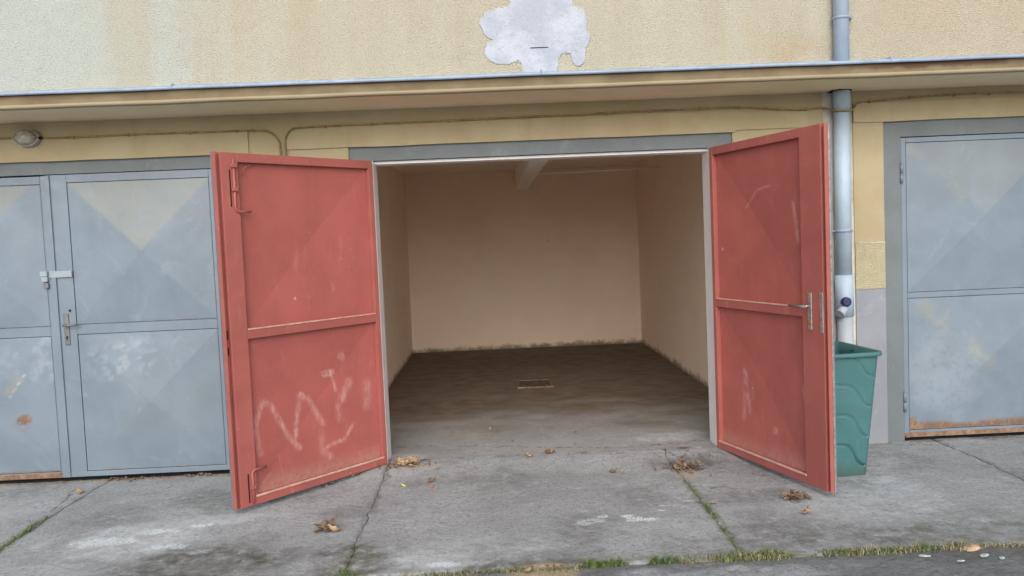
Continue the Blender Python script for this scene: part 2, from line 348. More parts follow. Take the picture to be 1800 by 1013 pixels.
# lintel beam, 1.2 cm proud, slightly wavy top edge
def strip(name, x0, x1, z0, z1, yf, mat, par, wav=.002, seed=0):
    n = int((x1-x0)/.05); b = bmesh.new(); rows = []
    for k in range(n+1):
        x = x0+(x1-x0)*k/n; q = (mn.noise((x*3+seed, 0, 0)))*wav; q2 = mn.noise((x*2.3+seed+9, 1, 0))*wav
        rows.append([b.verts.new(c) for c in ((x, .0+.001, z0+q2), (x, yf, z0+q2), (x, yf, z1+q), (x, .001, z1+q))])
    for A, C in zip(rows, rows[1:]):
        for k in range(3): b.faces.new((A[k], A[k+1], C[k+1], C[k]))
    b.faces.new(rows[0]); b.faces.new(rows[-1]); bmesh.ops.recalc_face_normals(b, faces=b.faces[:])
    M_ = MB(); M_.add(b); return M_.build(name, mat, par)
strip('lintel_beam', XW0, -1.64, 2.247, 2.405, -.014, MT['yellow'], B, .006, 1)
strip('lintel_beam', -1.38, 1.75, 2.262, 2.412, -.014, MT['yellow'], B, .006, 2)
strip('lintel_beam', 1.75, 2.37, 2.276, 2.40, -.012, MT['yellow'], B, .006, 3)
strip('lintel_beam', 2.585, XW1, 2.296, 2.43, -.014, MT['yellow'], B, .006, 4)
# canopy
ZS, ZF, YC = 2.515, 2.603, -.56
canopy = grid('canopy', np.linspace(XW0, XW1, 300), np.linspace(YC+.01, .2, 24), lambda x, y: ZS+.004*(fbm(x, y, 3)-.5)+.0035*(fbm(x+9, y, 9)-.5), {}, MT['soffit'], B)
MB().box(XW0, XW1, YC+.012, .2, 2.53, ZF-.004).build('canopy_slab', MT['soffit'], B)
m_ = MB(); b = bmesh.new(); rows = []
for k in range(301):
    x = XW0+(XW1-XW0)*k/300; q = mn.noise((x*2.2, 3, 0))*.004; q2 = mn.noise((x*5, 7, 0))*.002
    rows.append([b.verts.new(c) for c in ((x, YC+.03, ZS-.004+q), (x, YC-.002, ZS-.003+q), (x, YC-.012+q2, ZS+.006+q), (x, YC-.010+q2, ZS+.018+q), (x, YC+.001+q2, ZS+.026), (x, YC+q2, ZF), (x, YC+.03, ZF))])
for A, C in zip(rows, rows[1:]):
    for k in range(6): b.faces.new((A[k], C[k], C[k+1], A[k+1])).smooth = True
bmesh.ops.recalc_face_normals(b, faces=b.faces[:]); m_.add(b)
fascia = m_.build('fascia', MT['fascia'], B)
# zinc flashing on top with rolled edge and joints
cuts = [XW0, -4.6, -1.93, .365, 2.58, 4.9, XW1]
for a, c in zip(cuts, cuts[1:]):
    m_ = MB(); b = bmesh.new(); rows = []; n = int((c-a)/.06)
    for k in range(n+1):
        x = a+.001+(c-a-.002)*k/n; q = mn.noise((x*2.0, 13, 0))*.003
        prof = [(.0, ZF+.034), (YC-.004, ZF+.017+q), (YC-.018, ZF+.015+q), (YC-.024, ZF+.004+q), (YC-.022, ZF-.008+q), (YC-.012, ZF-.010+q), (YC-.010, ZF+.004+q)]
        rows.append([b.verts.new((x, y_, z_)) for y_, z_ in prof])
    for A, C in zip(rows, rows[1:]):
        for k in range(6): b.faces.new((A[k], A[k+1], C[k+1], C[k])).smooth = True
    bmesh.ops.recalc_face_normals(b, faces=b.faces[:]); m_.add(b)
    fl = m_.build('flashing', MT['zinc'], fascia)
for x in (-1.93, .365, 2.58):
    MB().box(x-.006, x+.006, YC-.026, -.05, ZF+.01, ZF+.027, .002).build('flashing_joint', MT['zinc'], fascia)
# upper wall (real relief in the render)
MB().box(XW0, XW1, .001, .25, ZF-.05, 5.6).build('upper_wall', MT['upper'], B)
MB().box(XW0-.1, XW1+.1, -.35, 6.3, 5.6, 5.78).build('roof', MT['roofm'], B)
# repair patch, ragged outline traced on the wall, 3 mm thick
def patch():
    blobs = [(.42, 3.26, .24, .34), (.43, 2.79, .10, .13), (.15, 3.06, .17, .125), (.60, 3.05, .15, .14), (.15, 2.88, .15, .10), (.37, 2.98, .30, .20), (.38, 2.80, .125, .17), (.62, 2.95, .14, .11), (.40, 3.05, .36, .12), (.665, 2.855, .055, .11), (.30, 2.90, .25, .10)]
    s = .005; xs = np.arange(-.1, .95, s); zs = np.arange(2.66, 3.6, s); X, Z = np.meshgrid(xs, zs)
    v = np.zeros_like(X)
    for cx, cz, rx, rz in blobs: v = np.maximum(v, 1-np.hypot((X-cx)/rx, (Z-cz)/rz))
    v = v+(fbm(X, Z, 34, 5)-.5)*.24; keep = v > .08
    b = bmesh.new(); vv = {}
    def V(i, j):
        if (i, j) not in vv:
            e = .0035+.0025*(vn(np.array([X[j, i]*50]), np.array([Z[j, i]*50]))[0]); vv[(i, j)] = b.verts.new((xs[i], -.0005-e, zs[j]))
        return vv[(i, j)]
    for j in range(len(zs)-1):
        for i in range(len(xs)-1):
            if keep[j, i]: b.faces.new((V(i, j), V(i+1, j), V(i+1, j+1), V(i, j+1)))
    ext = bmesh.ops.extrude_face_region(b, geom=b.faces[:]); bmesh.ops.translate(b, vec=(0, .01, 0), verts=[g for g in ext['geom'] if isinstance(g, bmesh.types.BMVert)])
    bmesh.ops.recalc_face_normals(b, faces=b.faces[:]); m_ = MB(); m_.add(b)
    o = m_.build('filler_patch', MT['patch'], B); o['label'] = 'ragged white filler patch on the cream upper wall'
    MB().box(.335, .46, -.0085, -.002, 2.893, 2.898).build('patch_groove', MT['dark'], o)
patch()

# ---- interior of the open garage and dark neighbours
IX0, IX1, IY, IZ, FZ = -1.146, 2.067, 5.74, 2.525, .05
def wgrid(name, axis, pos, a0, a1, b0, b1, mat, seed=0):
    # wavy plastered wall sheet facing the room
    n1 = int((a1-a0)/.06); n2 = int((b1-b0)/.06); b = bmesh.new(); vs_ = []
    for j in range(n2+1):
        row = []
        for i in range(n1+1):
            u = a0+(a1-a0)*i/n1; v = b0+(b1-b0)*j/n2; w_ = mn.noise((u*1.3+seed, v*1.3, seed))*.006
            row.append(b.verts.new((u, pos+w_, v) if axis == 'y' else (pos+w_, u, v)))
        vs_.append(row)
    for j in range(n2):
        for i in range(n1): b.faces.new((vs_[j][i], vs_[j][i+1], vs_[j+1][i+1], vs_[j+1][i])).smooth = True
    m_ = MB(); m_.add(b); return m_.build(name, mat, B)
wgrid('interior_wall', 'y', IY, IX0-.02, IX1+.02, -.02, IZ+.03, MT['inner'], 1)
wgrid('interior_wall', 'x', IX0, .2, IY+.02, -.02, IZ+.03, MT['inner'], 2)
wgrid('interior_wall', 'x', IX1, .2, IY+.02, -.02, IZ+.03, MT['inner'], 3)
m_ = MB(); m_.box(IX0-.12, IX0-.02, .2, 5.76, -.1, 2.6); m_.box(IX1+.02, IX1+.12, .2, 5.76, -.1, 2.6); m_.box(XW0, XW1, 5.77, 5.95, -.1, 5.6)
m_.box(XW0, XW0+.1, .2, 5.77, -.1, 5.6); m_.box(XW1-.1, XW1, .2, 5.77, -.1, 5.6); m_.build('outer_wall', MT['yellow'], B)
MB().box(XW0+.1, XW1-.1, .2, 5.77, IZ, 2.62).build('ceiling', MT['ceiling'], B)
MB().box(.385, .545, .2, 5.735, 2.262, IZ+.001, .006).build('ceiling_beam', mat_simple('whitewashed_beam', (.93, .90, .86), .8, .2, var=.03, scale=4, bump=.1), B)
MB().tube([(.545, 4.12, 2.345), (1.2, 4.12, 2.352), (2.068, 4.12, 2.362)], .013, 10).build('ceiling_conduit', MT['ceiling'], B)

# frame of the open doorway
m_ = MB(); m_.box(XL+.002, XL+.022, .002, .205, -.02, ZT-.001, .002); m_.box(XR-.022, XR-.002, .002, .205, -.02, ZT-.001, .002); m_.box(XL+.0225, XR-.0225, .055, .204, ZT-.022, ZT-.002, .002)
m_.build('door_frame', MT['jamb'], B)

# floor inside
def hfl(x, y):
    d = ss(-np.hypot(np.maximum(0, np.abs(x-.385)-1.25), np.maximum(0, -y-.0)), -.45, 0)       # hump at the doorway
    return .032*d
def crackf(lines, w=.004):
    def f(x, y):
        jx = x+(fbm(x, y, 9, 3)-.5)*.10; jy = y+(fbm(x+50, y, 9, 3)-.5)*.10; v = 0
        for l in lines: v = np.maximum(v, stroke(jx, jy, l, w, .9)*(.4+.6*ss(fbm(x, y, 6), .3, .6)))
        return v*.85
    return f
zero = lambda x, y: 0*x
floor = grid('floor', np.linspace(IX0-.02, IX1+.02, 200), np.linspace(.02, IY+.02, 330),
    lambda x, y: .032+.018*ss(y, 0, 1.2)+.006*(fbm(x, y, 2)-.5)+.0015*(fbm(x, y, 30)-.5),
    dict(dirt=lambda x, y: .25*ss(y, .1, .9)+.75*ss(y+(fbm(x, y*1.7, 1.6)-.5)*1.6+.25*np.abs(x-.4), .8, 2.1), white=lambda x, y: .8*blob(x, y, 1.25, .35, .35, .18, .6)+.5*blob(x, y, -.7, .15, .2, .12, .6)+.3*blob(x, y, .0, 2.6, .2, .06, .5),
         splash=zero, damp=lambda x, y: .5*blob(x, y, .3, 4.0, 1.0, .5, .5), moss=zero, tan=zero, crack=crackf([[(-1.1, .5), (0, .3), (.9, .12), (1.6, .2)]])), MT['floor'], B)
m_ = MB()
for a in ((.215, .585, 2.60, 2.625), (.215, .585, 3.015, 3.04), (.215, .24, 2.625, 3.015), (.56, .585, 2.625, 3.015)): m_.box(a[0], a[1], a[2], a[3], .045, .062, .002)
hf = m_.build('pit_cover_frame', MT['rustm'], floor); MB().box(.242, .558, 2.627, 3.013, .04, .056, .002).build('pit_cover', mat_simple('dark_cover', (.10, .078, .055), .9, .2, var=.3), floor)
MB().box(XW0+.1, IX0-.12, .02, 5.77, -.1, -.03).build('floor', MT['floor'], B)
MB().box(IX1+.12, XW1-.1, .02, 5.77, -.1, -.03).build('floor', MT['floor'], B)

# ================================================================= DOOR LEAVES
def panel(name, x0, x1, z0, z1, yb, h, attrs, mat, par, step=.02, off=(0, 0)):
    """pressed pyramid sheet; h>0 rises towards -y"""
    nx = max(4, int((x1-x0)/step)); nz = max(4, int((z1-z0)/step)); nx += nx % 2; nz += nz % 2
    cx, cz = (x0+x1)/2+off[0], (z0+z1)/2+off[1]
    xs = np.concatenate([np.linspace(x0, cx, nx//2+1), np.linspace(cx, x1, nx//2+1)[1:]]); zs = np.concatenate([np.linspace(z0, cz, nx//2+1), np.linspace(cz, z1, nx//2+1)[1:]])
    def f(x, z):
        ax = np.where(x < cx, (x-x0)/(cx-x0), (x1-x)/(x1-cx)); az = np.where(z < cz, (z-z0)/(cz-z0), (z1-z)/(z1-cz))
        t = np.minimum(ax, az); return yb-h*t+.0012*(fbm(x, z, 4)-.5)*ss(t, 0, .1)
    full = dict(rust=zero, scuff=zero, tint=zero, dust=zero); full.update(attrs)
    o = grid(name, xs, zs, f, full, mat, par, plane='xz')
    return o
def hinge(par, x, z, y=-.014, r=.011, L=.14, mat=None):
    m_ = MB(); m_.tube([(x, y, z), (x, y, z+L*.48)], r, 12); m_.tube([(x, y, z+L*.5), (x, y, z+L)], r, 12); m_.tube([(x, y, z+L), (x, y, z+L+.012)], [r*.8, r*.3], 12)
    return m_.build('hinge', mat or MT['door'], par)

# ---- grey leaves seen from outside. local coordinates = world coordinates
def grey_leaf(x0, x1, z0, z1, hinge_side, stiles, rail, head, bottom, att_u, att_l, label, active=False, fine=.02):
    """stiles=(left width, right width)"""
    sl, sr = stiles; yf = .022; m_ = MB(); g = .004; rz0, rz1 = rail
    f_ = [(x0, x0+sl, z0, z1), (x1-sr, x1, z0, z1), (x0+sl+.0005, x1-sr-.0005, z1-head, z1), (x0+sl+.0005, x1-sr-.0005, z0, z0+bottom), (x0+sl+.0005, x1-sr-.0005, rz0, rz1)]
    for a in f_: m_.box(a[0], a[1], yf, .06, a[2], a[3], .0018, 1)
    m_.box(x0+.003, x1-.003, .045, .055, z0+.003, z1-.003)
    o = m_.build('door_leaf', MT['door'], B); o['label'] = label
    panel('door_panel', x0+sl+g, x1-sr-g, rz1+g, z1-head-g, yf+.004, .028, att_u, MT['door'], o, fine)
    panel('door_panel', x0+sl+g, x1-sr-g, z0+bottom+g, rz0-g, yf+.004, .028, att_l, MT['door'], o, fine)
    MB().box(x0+.004, x1-.004, yf-.004, .03, z0-.006, z0+.028, .002).build('bottom_rail', MT['rustm'] if bottom > .03 else MT['door'], o)
    hx = x0 if hinge_side < 0 else x1
    hinge(o, hx, 1.86, y=.012); hinge(o, hx, .22, y=.012)
    return o
def reflectionV(cx, cz, ratio, amt, lo=0):  # yellow reflection of the soffit, painted onto a panel's upper facet
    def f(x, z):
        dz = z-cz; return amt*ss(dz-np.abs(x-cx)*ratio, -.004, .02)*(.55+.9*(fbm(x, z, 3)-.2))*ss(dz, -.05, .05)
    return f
MT['oldsteel'] = mat_simple('dull_steel', (.16, .165, .17), .5, .5, .3, var=.25, scale=40)
leafA = grey_leaf(-3.062, -1.866, .04, 2.155, 1, (.147, .072), (1.043, 1.111), .055, .03,
    dict(tint=lambda x, z: reflectionV(-2.425, 1.61, .95, .62)(x, z), rust=lambda x, z: stroke(x, z, [(-2.415, 1.60), (-2.415, 1.612)], .006)+.6*blob(x, z, -2.3, 2.07, .01, .01, .3, 30)*0+.5*stroke(x, z, [(-2.9, 1.118), (-1.95, 1.118)], .004)*ss(fbm(x, z, 8), .5, .7)),
    dict(scuff=lambda x, z: .4*blob(x, z, -2.65, .85, .30, .16, .55, 7)*ss(fbm(x, z, 22), .42, .6), tint=lambda x, z: .12*blob(x, z, -2.3, .5, .5, .3, .6), rust=lambda x, z: .8*stroke(x, z, [(-2.21, .36), (-2.212, .335)], .004)+.5*ss(-z, -.10, -.07)*ss(fbm(x, z, 10), .45, .65)),
    'closed pale grey-blue door leaf with a steel handle plate, just left of the red leaf', True)
MB().box(-3.082, -3.027, .010, .0215, .035, 2.15, .002, 1).build('meeting_strip', MT['door'], leafA)
leafB = grey_leaf(-4.256, -3.066, .04, 2.15, -1, (.07, .03), (1.038, 1.106), .055, .035,
    dict(tint=lambda x, z: reflectionV(-3.66, 1.61, .95, .5)(x, z), rust=zero),
    dict(rust=lambda x, z: 1.2*blob(x, z, -3.322, .462, .052, .034, .35, 22)+.25*blob(x, z, -3.34, .42, .08, .05, .5, 12)+.8*ss(-z, -.125, -.09)*ss(fbm(x, z, 7)+.6*ss(-z, -.1, -.08), .5, .75)+.35*stroke(x, z, [(-3.27, .31), (-3.17, .2), (-3.15, .17)], .006)*ss(fbm(x, z, 30), .3, .6),
         scuff=lambda x, z: .3*blob(x, z, -3.2, .95, .22, .3, .6, 5)*ss(fbm(x, z, 20), .45, .6)+.9*stroke(x, z, [(-3.40, .63), (-3.30, .77)], .003), tint=lambda x, z: .6*stroke(x, z, [(-3.42, .66), (-3.32, .75)], .02)),
    'closed pale grey-blue door leaf with a rust spot low down, at the left edge')
leafC = grey_leaf(2.934, 4.128, .035, 2.180, -1, (.036, .05), (1.038, 1.078), .035, .045,
    dict(tint=lambda x, z: reflectionV(3.53, 1.61, .95, .2)(x, z)+.4*stroke(x, z, [(3.0, 2.1), (3.5, 1.62)], .03)*ss(fbm(x, z, 9), .4, .6)),
    dict(tint=lambda x, z: .5*stroke(x, z, [(3.06, 1.0), (3.53, .56)], .05)*ss(fbm(x, z, 11), .35, .6), rust=lambda x, z: 1.1*ss(-z+.045*(fbm(x, z, 6)-.5), -.145, -.105)+.7*blob(x, z, 3.0, .15, .04, .03, .5, 20)+.4*blob(x, z, 3.27, .165, .01, .012, .2, 40), scuff=lambda x, z: .25*blob(x, z, 3.2, .5, .3, .4, .5)),
    'closed pale grey-blue door leaf with a rusty foot, right of the green bin')
leafD = grey_leaf(4.132, 5.326, .035, 2.180, 1, (.147, .05), (1.038, 1.078), .035, .045, dict(tint=reflectionV(4.8, 1.61, .95, .4)), dict(), 'closed pale grey-blue door leaf beyond the right edge, with a handle plate')
# handle, keyhole, hasp on the left garage
def handle(par, x, z, y, s=1, side=1, m1='steel'):
    MB().box(x-.018, x+.018, y-.006, y, z-.11, z+.11, .004).build('handle_plate', MT[m1], par)
    m_ = MB(); m_.tube([(x, y-.004, z+.03), (x, y-.04, z+.03)], .008, 10); m_.tube([(x-.008*side, y-.04, z+.03), (x+.03*side, y-.042, z+.03), (x+.095*side, y-.036, z+.032)], [.0085, .0075, .0065], 10)
    m_.build('handle', MT[m1], par)
    m_ = MB(); m_.tube([(x, y-.008, z-.055), (x, y-.005, z-.055)], .008, 12); m_.box(x-.003, x+.003, y-.0078, y-.005, z-.076, z-.055); m_.build('keyhole', MT['dark'], par)
handle(leafA, -2.982, 1.082, .0205, m1='oldsteel')
MB().tube([(-2.952, .0215, 1.212), (-2.952, .016, 1.212)], .008, 12).build('screw', MT['dark'], leafA)
m_ = MB(); m_.box(-3.075, -2.915, .004, .0095, 1.447, 1.492, .001); m_.build('hasp', MT['whitem'], leafA)
for x in (-3.02, -2.965): MB().tube([(x, .0045, 1.472), (x, .001, 1.472)], .0035, 8).build('screw', MT['steel'], leafA)
m_ = MB(); m_.box(-3.122, -3.072, -.02, .0185, 1.457, 1.494, .004); m_.box(-3.118, -3.074, -.016, .018, 1.420, 1.455, .004); m_.build('lock_cover', MT['whitem'], leafB)
pl = MB(); pl.box(-3.106, -3.073, -.012, .012, 1.375, 1.411, .004); pl.build('padlock', MT['oldsteel'], leafB)
handle(leafD, 4.21, 1.082, .0205)

# ---- red leaves seen from inside. local x: hinge -> free edge, +y = inside
def red_leaf(sgn, hx, theta, stile, foot, att_u, att_l, label):
    z0, z1 = .037, 2.160; Wd = 1.2
    def sx(a, b): return (a, b) if sgn > 0 else (-b, -a)
    fr = MB()
    def bx(a, b_, y0, y1, c, d, bev=.0025): p = sx(a, b_); fr.box(p[0], p[1], y0, y1, c, d, bev, 2)
    bx(0, .038, .002, .036, z0, z1)                       # hinge stile
    bx(stile, 1.165, .002, .036, z0, z1)                  # lock stile
    bx(1.1655, Wd, .002, .012, z0, z1)                    # rebate flange
    bx(Wd-.007, Wd, .0122, .037, z0, z1, .001)
    bx(.0385, stile-.0005, .003, .0355, z1-.055, z1)      # head
    bx(.0385, stile-.0005, .003, .0355, z0, z0+.055)      # foot
    leaf_ = fr.build('door_leaf', MT['redframe'], B); leaf_['label'] = label
    p = sx(.0385, stile-.0005)
    MB().box(p[0], p[1], .003, .036, 1.047, 1.108, .002).build('middle_rail', MT['redframe'], leaf_)
    p = sx(.0, Wd+.004)
    m_ = MB()
    for a_ in ((p[0], p[1], z1-.055, z1+.002), (p[0], p[1], z0-.004, z0+.055), (p[0], p[1], 1.047, 1.108)): m_.box(a_[0], a_[1], -.002, .0015, a_[2], a_[3])
    for a_ in (sx(.0, .0385), sx(stile-.0005, Wd+.004)): m_.box(a_[0], a_[1], -.0025, .0012, z0+.0551, 1.0469); m_.box(a_[0], a_[1], -.0025, .0012, 1.1081, z1-.0551)
    ou = m_.build('outer_sheet', MT['door'], leaf_)
    p = sx(.038, stile)
    panel('outer_panel', p[0], p[1], 1.106, z1-.053, .0005, .028, {}, MT['door'], ou if False else leaf_, .03); panel('outer_panel', p[0], p[1], z0+.053, 1.049, .0005, .028, {}, MT['door'], leaf_, .03)
    p = sx(.039, stile-.001)
    panel('door_panel', p[0], p[1], 1.108, z1-.055, .0035, .028, att_u, MT['red'], leaf_, .006)
    panel('door_panel', p[0], p[1], z0+.055, 1.047, .0035, .028, att_l, MT['red'], leaf_, .006)
    # pale angles: dust on the foot, painted lip highlight on the middle rail
    p = sx(.03, stile+.01); MB().box(p[0], p[1], .030, .041, z0+.046, z0+.060, .003).build('foot_angle', MT['pale_edge'], leaf_)
    p = sx(.04, stile-.002); MB().box(p[0], p[1], .030, .0395, 1.1005, 1.110, .002).build('rail_angle', MT['pale_edge'], leaf_)
    for z in (1.80, .25):
        q = hinge(leaf_, 0, z, y=-.006, mat=MT['redframe'])
    leaf_.location = (hx, -.016, foot); leaf_.rotation_euler = (0, 0, -sgn*(math.pi-theta))
    return leaf_
MT['pale_edge'] = mat_simple('pale_red_edge', (.52, .30, .25), .8, .3, var=.2, scale=18, bump=.1, dirt=(.45, .36, .30))
def scr_left(u, z):
    # chalky rubbed zigzag near the foot (u: 0 hinge, 1.2 free)
    v = .75*stroke(u, z, [(.99, .33), (1.02, .50), (.96, .64), (.90, .62), (.78, .40), (.70, .30)], .006, 4.5)
    v = np.maximum(v, .8*stroke(u, z, [(.73, .34), (.70, .50), (.665, .625), (.60, .60), (.50, .42)], .006, 4.5))
    v = np.maximum(v, .9*blob(u, z, .93, .63, .045, .025, .4, 25)); v = np.maximum(v, 1.0*blob(u, z, .665, .63, .04, .028, .4, 25))
    v = np.maximum(v, .95*blob(u, z, .44, .74, .06, .028, .5, 25)); v = np.maximum(v, .6*stroke(u, z, [(.41, .73), (.38, .62)], .008, 1.5))
    v = np.maximum(v, .7*blob(u, z, .32, .84, .035, .04, .5, 20)); v = np.maximum(v, .6*stroke(u, z, [(.27, .66), (.34, .55)], .02, 1.5)); v = np.maximum(v, .5*stroke(u, z, [(.12, .62), (.13, .48)], .022, 1.8))
    v = np.maximum(v, .7*stroke(u, z, [(.25, .37), (.33, .28), (.42, .27), (.52, .25)], .008, 1.8)); v = np.maximum(v, .6*stroke(u, z, [(.52, .36), (.52, .24), (.46, .19)], .014, 1.8)); v = np.maximum(v, .4*stroke(u, z, [(.37, .52), (.36, .42)], .012, 2))
    v = np.maximum(v, .5*stroke(u, z, [(.86, .30), (.84, .17)], .003, 1.2)); v = np.maximum(v, .5*stroke(u, z, [(.98, .15), (.93, .19)], .006, 1.2))
    return .7*v*(.45+.7*ss(fbm(u*1.2, z*.5, 40), .3, .7))
def scr_right(u, z):
    v = .35*stroke(u, z, [(.28, .30), (.30, .62), (.34, .35)], .012, 2); v = np.maximum(v, .5*stroke(u, z, [(.92, .62), (.95, .45)], .006, 1.5))
    v = np.maximum(v, .3*blob(u, z, .62, .28, .03, .03, .5, 20)); v = np.maximum(v, .5*blob(u, z, 1.02-.06, .2, .012, .01, .3, 40)); return v*(.5+.8*ss(fbm(u, z, 22), .35, .65))
def up_right(u, z):
    v = .4*stroke(u, z, [(.35, 1.72), (.48, 1.83), (.62, 1.85)], .004, 1.5); v = np.maximum(v, .45*stroke(u, z, [(.86, 1.72), (.90, 1.50)], .012, 1.5)); v = np.maximum(v, .95*blob(u, z, .085, 1.45, .010, .014, .2, 50)); return v
def up_left(u, z):
    v = .95*blob(u, z, .67, 1.26, .011, .011, .3, 50); v = np.maximum(v, .5*blob(u, z, .28, 1.5, .008, .008, .3, 60)); v = np.maximum(v, .5*blob(u, z, .2, 1.56, .007, .006, .3, 60)); return v
mirror = lambda f: (lambda x, z: f(-x, z))
dustl = lambda u, z: .45*ss(-z+.05*(fbm(u, z, 5)-.5), -.22, -.08)
redL = red_leaf(1, XL-.002, .855, 1.05, 0, dict(scuff=up_left), dict(scuff=scr_left, dust=dustl), 'red inner face of the left door leaf, swung open, with chalky scuffs near its foot')
redR = red_leaf(-1, XR+.002, 1.275, .975, 0, dict(scuff=mirror(up_right)), dict(scuff=mirror(scr_right), dust=mirror(dustl)), 'red inner face of the right door leaf, swung open, with a steel handle plate')
# bolts of the left leaf
m_ = MB()
def arc(cx, cz, r, a0, a1, y, n=6): return [(cx+r*math.cos(R(a0+(a1-a0)*k/n)), y, cz+r*math.sin(R(a0+(a1-a0)*k/n))) for k in range(n+1)]
m_.tube([(1.085, .044, 2.12), (1.085, .044, 1.84)]+arc(1.055, 1.84, .03, 0, -90, .044)+[(.985, .044, 1.81)], .0075, 10)
m_.box(1.068, 1.102, .036, .058, 1.93, 1.955, .003); m_.box(1.068, 1.102, .036, .058, 2.07, 2.095, .003); m_.build('bolt', MT['redframe'], redL)
m_ = MB(); m_.tube([(1.085, .044, .05), (1.085, .044, .225)]+arc(1.055, .225, .03, 0, 90, .044)+[(.985, .044, .255)], .0075, 10)
m_.box(1.068, 1.102, .036, .058, .14, .165, .003); m_.build('bolt', MT['redframe'], redL)
MB().box(1.104, 1.112, .0355, .038, 1.84, 2.06).build('bolt_slot', MT['dark'], redL); MB().box(1.104, 1.112, .0355, .038, .06, .235).build('bolt_slot', MT['dark'], redL)
MB().box(1.170, 1.180, .0115, .014, 1.055, 1.11).build('lock_slot', MT['dark'], redL); MB().box(1.170, 1.180, .0115, .014, .965, 1.01).build('lock_slot', MT['dark'], redL)
m_ = MB(); m_.tube([(1.02, .02, 2.03), (.99, .022, 2.08), (.93, .02, 2.10)], .0025, 6); m_.build('bent_wire', MT['redframe'], redL)
# lock of the right leaf (local x negative)
MB().box(-1.065, -1.030, .036, .042, .975, 1.195, .003).build('handle_plate', MT['steel'], redR)
m_ = MB(); m_.tube([(-1.047, .04, 1.115), (-1.047, .078, 1.115)], .008, 10); m_.tube([(-1.055, .078, 1.115), (-1.01, .08, 1.114), (-.90, .074, 1.112)], [.009, .008, .0065], 10); m_.build('handle', MT['steel'], redR)
m_ = MB(); m_.tube([(-1.047, .041, 1.02), (-1.047, .045, 1.02)], .009, 12); m_.build('lock_cylinder', mat_simple('brass', (.45, .22, .08), .4, .5, .6), redR)
MB().box(-1.164, -1.135, .036, .041, .965, 1.20, .002).build('lock_plate', MT['steel'], redR)
MB().box(-1.2025, -1.2003, .0, .0122, .04, 2.158, .0005).build('edge_trim', MT['steel'], redR)

# ================================================================= DOWNPIPE
PX, PY = 2.487, -.052
dp = empty('downpipe', (PX, PY, 0)); tag(dp, 'galvanised rainwater downpipe beside the open right red leaf, passing up through the canopy', 'downpipe')
def dpart(name, mb, mat, par=dp):
    o = mb.build(name, mat, par); o.location = (-PX, -PY, 0) if par is dp else (0, 0, 0); return o
q = .055
dpart('pipe_section', MB().tube([(PX-.008, PY, 1.21), (PX-.002, PY, 2.39)], q, 28), MT['pipe'])
dpart('pipe_section', MB().tube([(PX-.002, PY, 2.385), (PX, PY, 2.60)], q+.003, 28), MT['pipe'])
dpart('pipe_section', MB().tube([(PX+.004, PY+.0, 2.602), (PX+.02, PY, 5.58)], q-.003, 28), MT['pipe'])
dpart('collar', MB().lathe([(q+.006, 0), (q+.025, .006), (q+.02, .014), (q+.004, .02)], 28, Matrix.Translation((PX, PY, 2.628))), MT['zinc'])
dpart('socket', MB().tube([(PX-.006, PY, .94), (PX-.008, PY, 1.23)], q+.007, 28), MT['pipe'])
dpart('socket', MB().tube([(PX-.004, PY, .02), (PX-.004, PY, .30), (PX-.004, PY, .945)], q-.002, 28), MT['pvc'])
dpart('diverter', MB().tube([(PX-.02, PY-.045, 1.0), (PX-.045, PY-.06, .985), (PX-.075, PY-.075, .96)], [.028, .031, .036], 20), MT['pvc'])
dpart('blue_cap', MB().tube([(PX-.02, PY-.045, 1.045), (PX-.024, PY-.078, 1.045), (PX-.025, PY-.086, 1.045)], [.034, .033, .022], 24), MT['blue'])
def clamp(z, x=PX, lug=-1):
    m_ = MB(); m_.lathe([(q+.002, 0), (q+.006, .001), (q+.006, .018), (q+.002, .019)], 28, Matrix.Translation((x, PY, z)))
    m_.tube([(x+lug*(q+.002), PY, z+.009), (x+lug*(q+.028), PY+.01, z+.009), (x+lug*(q+.028), .03, z+.009)], .006, 8)
    dpart('clamp', m_, MT['zinc'])
clamp(3.0, PX+.006, 1); clamp(1.53, PX-.006, -1)
m_ = MB(); m_.box(PX-.085, PX+.07, -.13, .01, 2.5085, 2.512); dpart('hole_shadow_gap', m_, MT['dark'])
bpy.data.objects['hole_shadow_gap'].name = 'canopy_hole'
def ring_hole():
    o = bpy.data.objects['canopy_hole']; me = bpy.data.meshes.new('canopy_hole'); b = bmesh.new(); n = 30; vs_ = []
    for k in range(n):
        a = 2*math.pi*k/n; rr = q+.006+(.030 if math.cos(a) < -.2 else .008)*(.6+.6*random.random())
        vs_.append(b.verts.new((PX+rr*math.cos(a), PY+rr*.9*math.sin(a), 2.5095)))
    b.faces.new(vs_); e = bmesh.ops.extrude_face_region(b, geom=b.faces[:]); bmesh.ops.translate(b, vec=(0, 0, .02), verts=[g for g in e['geom'] if isinstance(g, bmesh.types.BMVert)])
    bmesh.ops.recalc_face_normals(b, faces=b.faces[:]); b.to_mesh(me); b.free(); me.materials.append(MT['dark']); o.data = me
ring_hole()

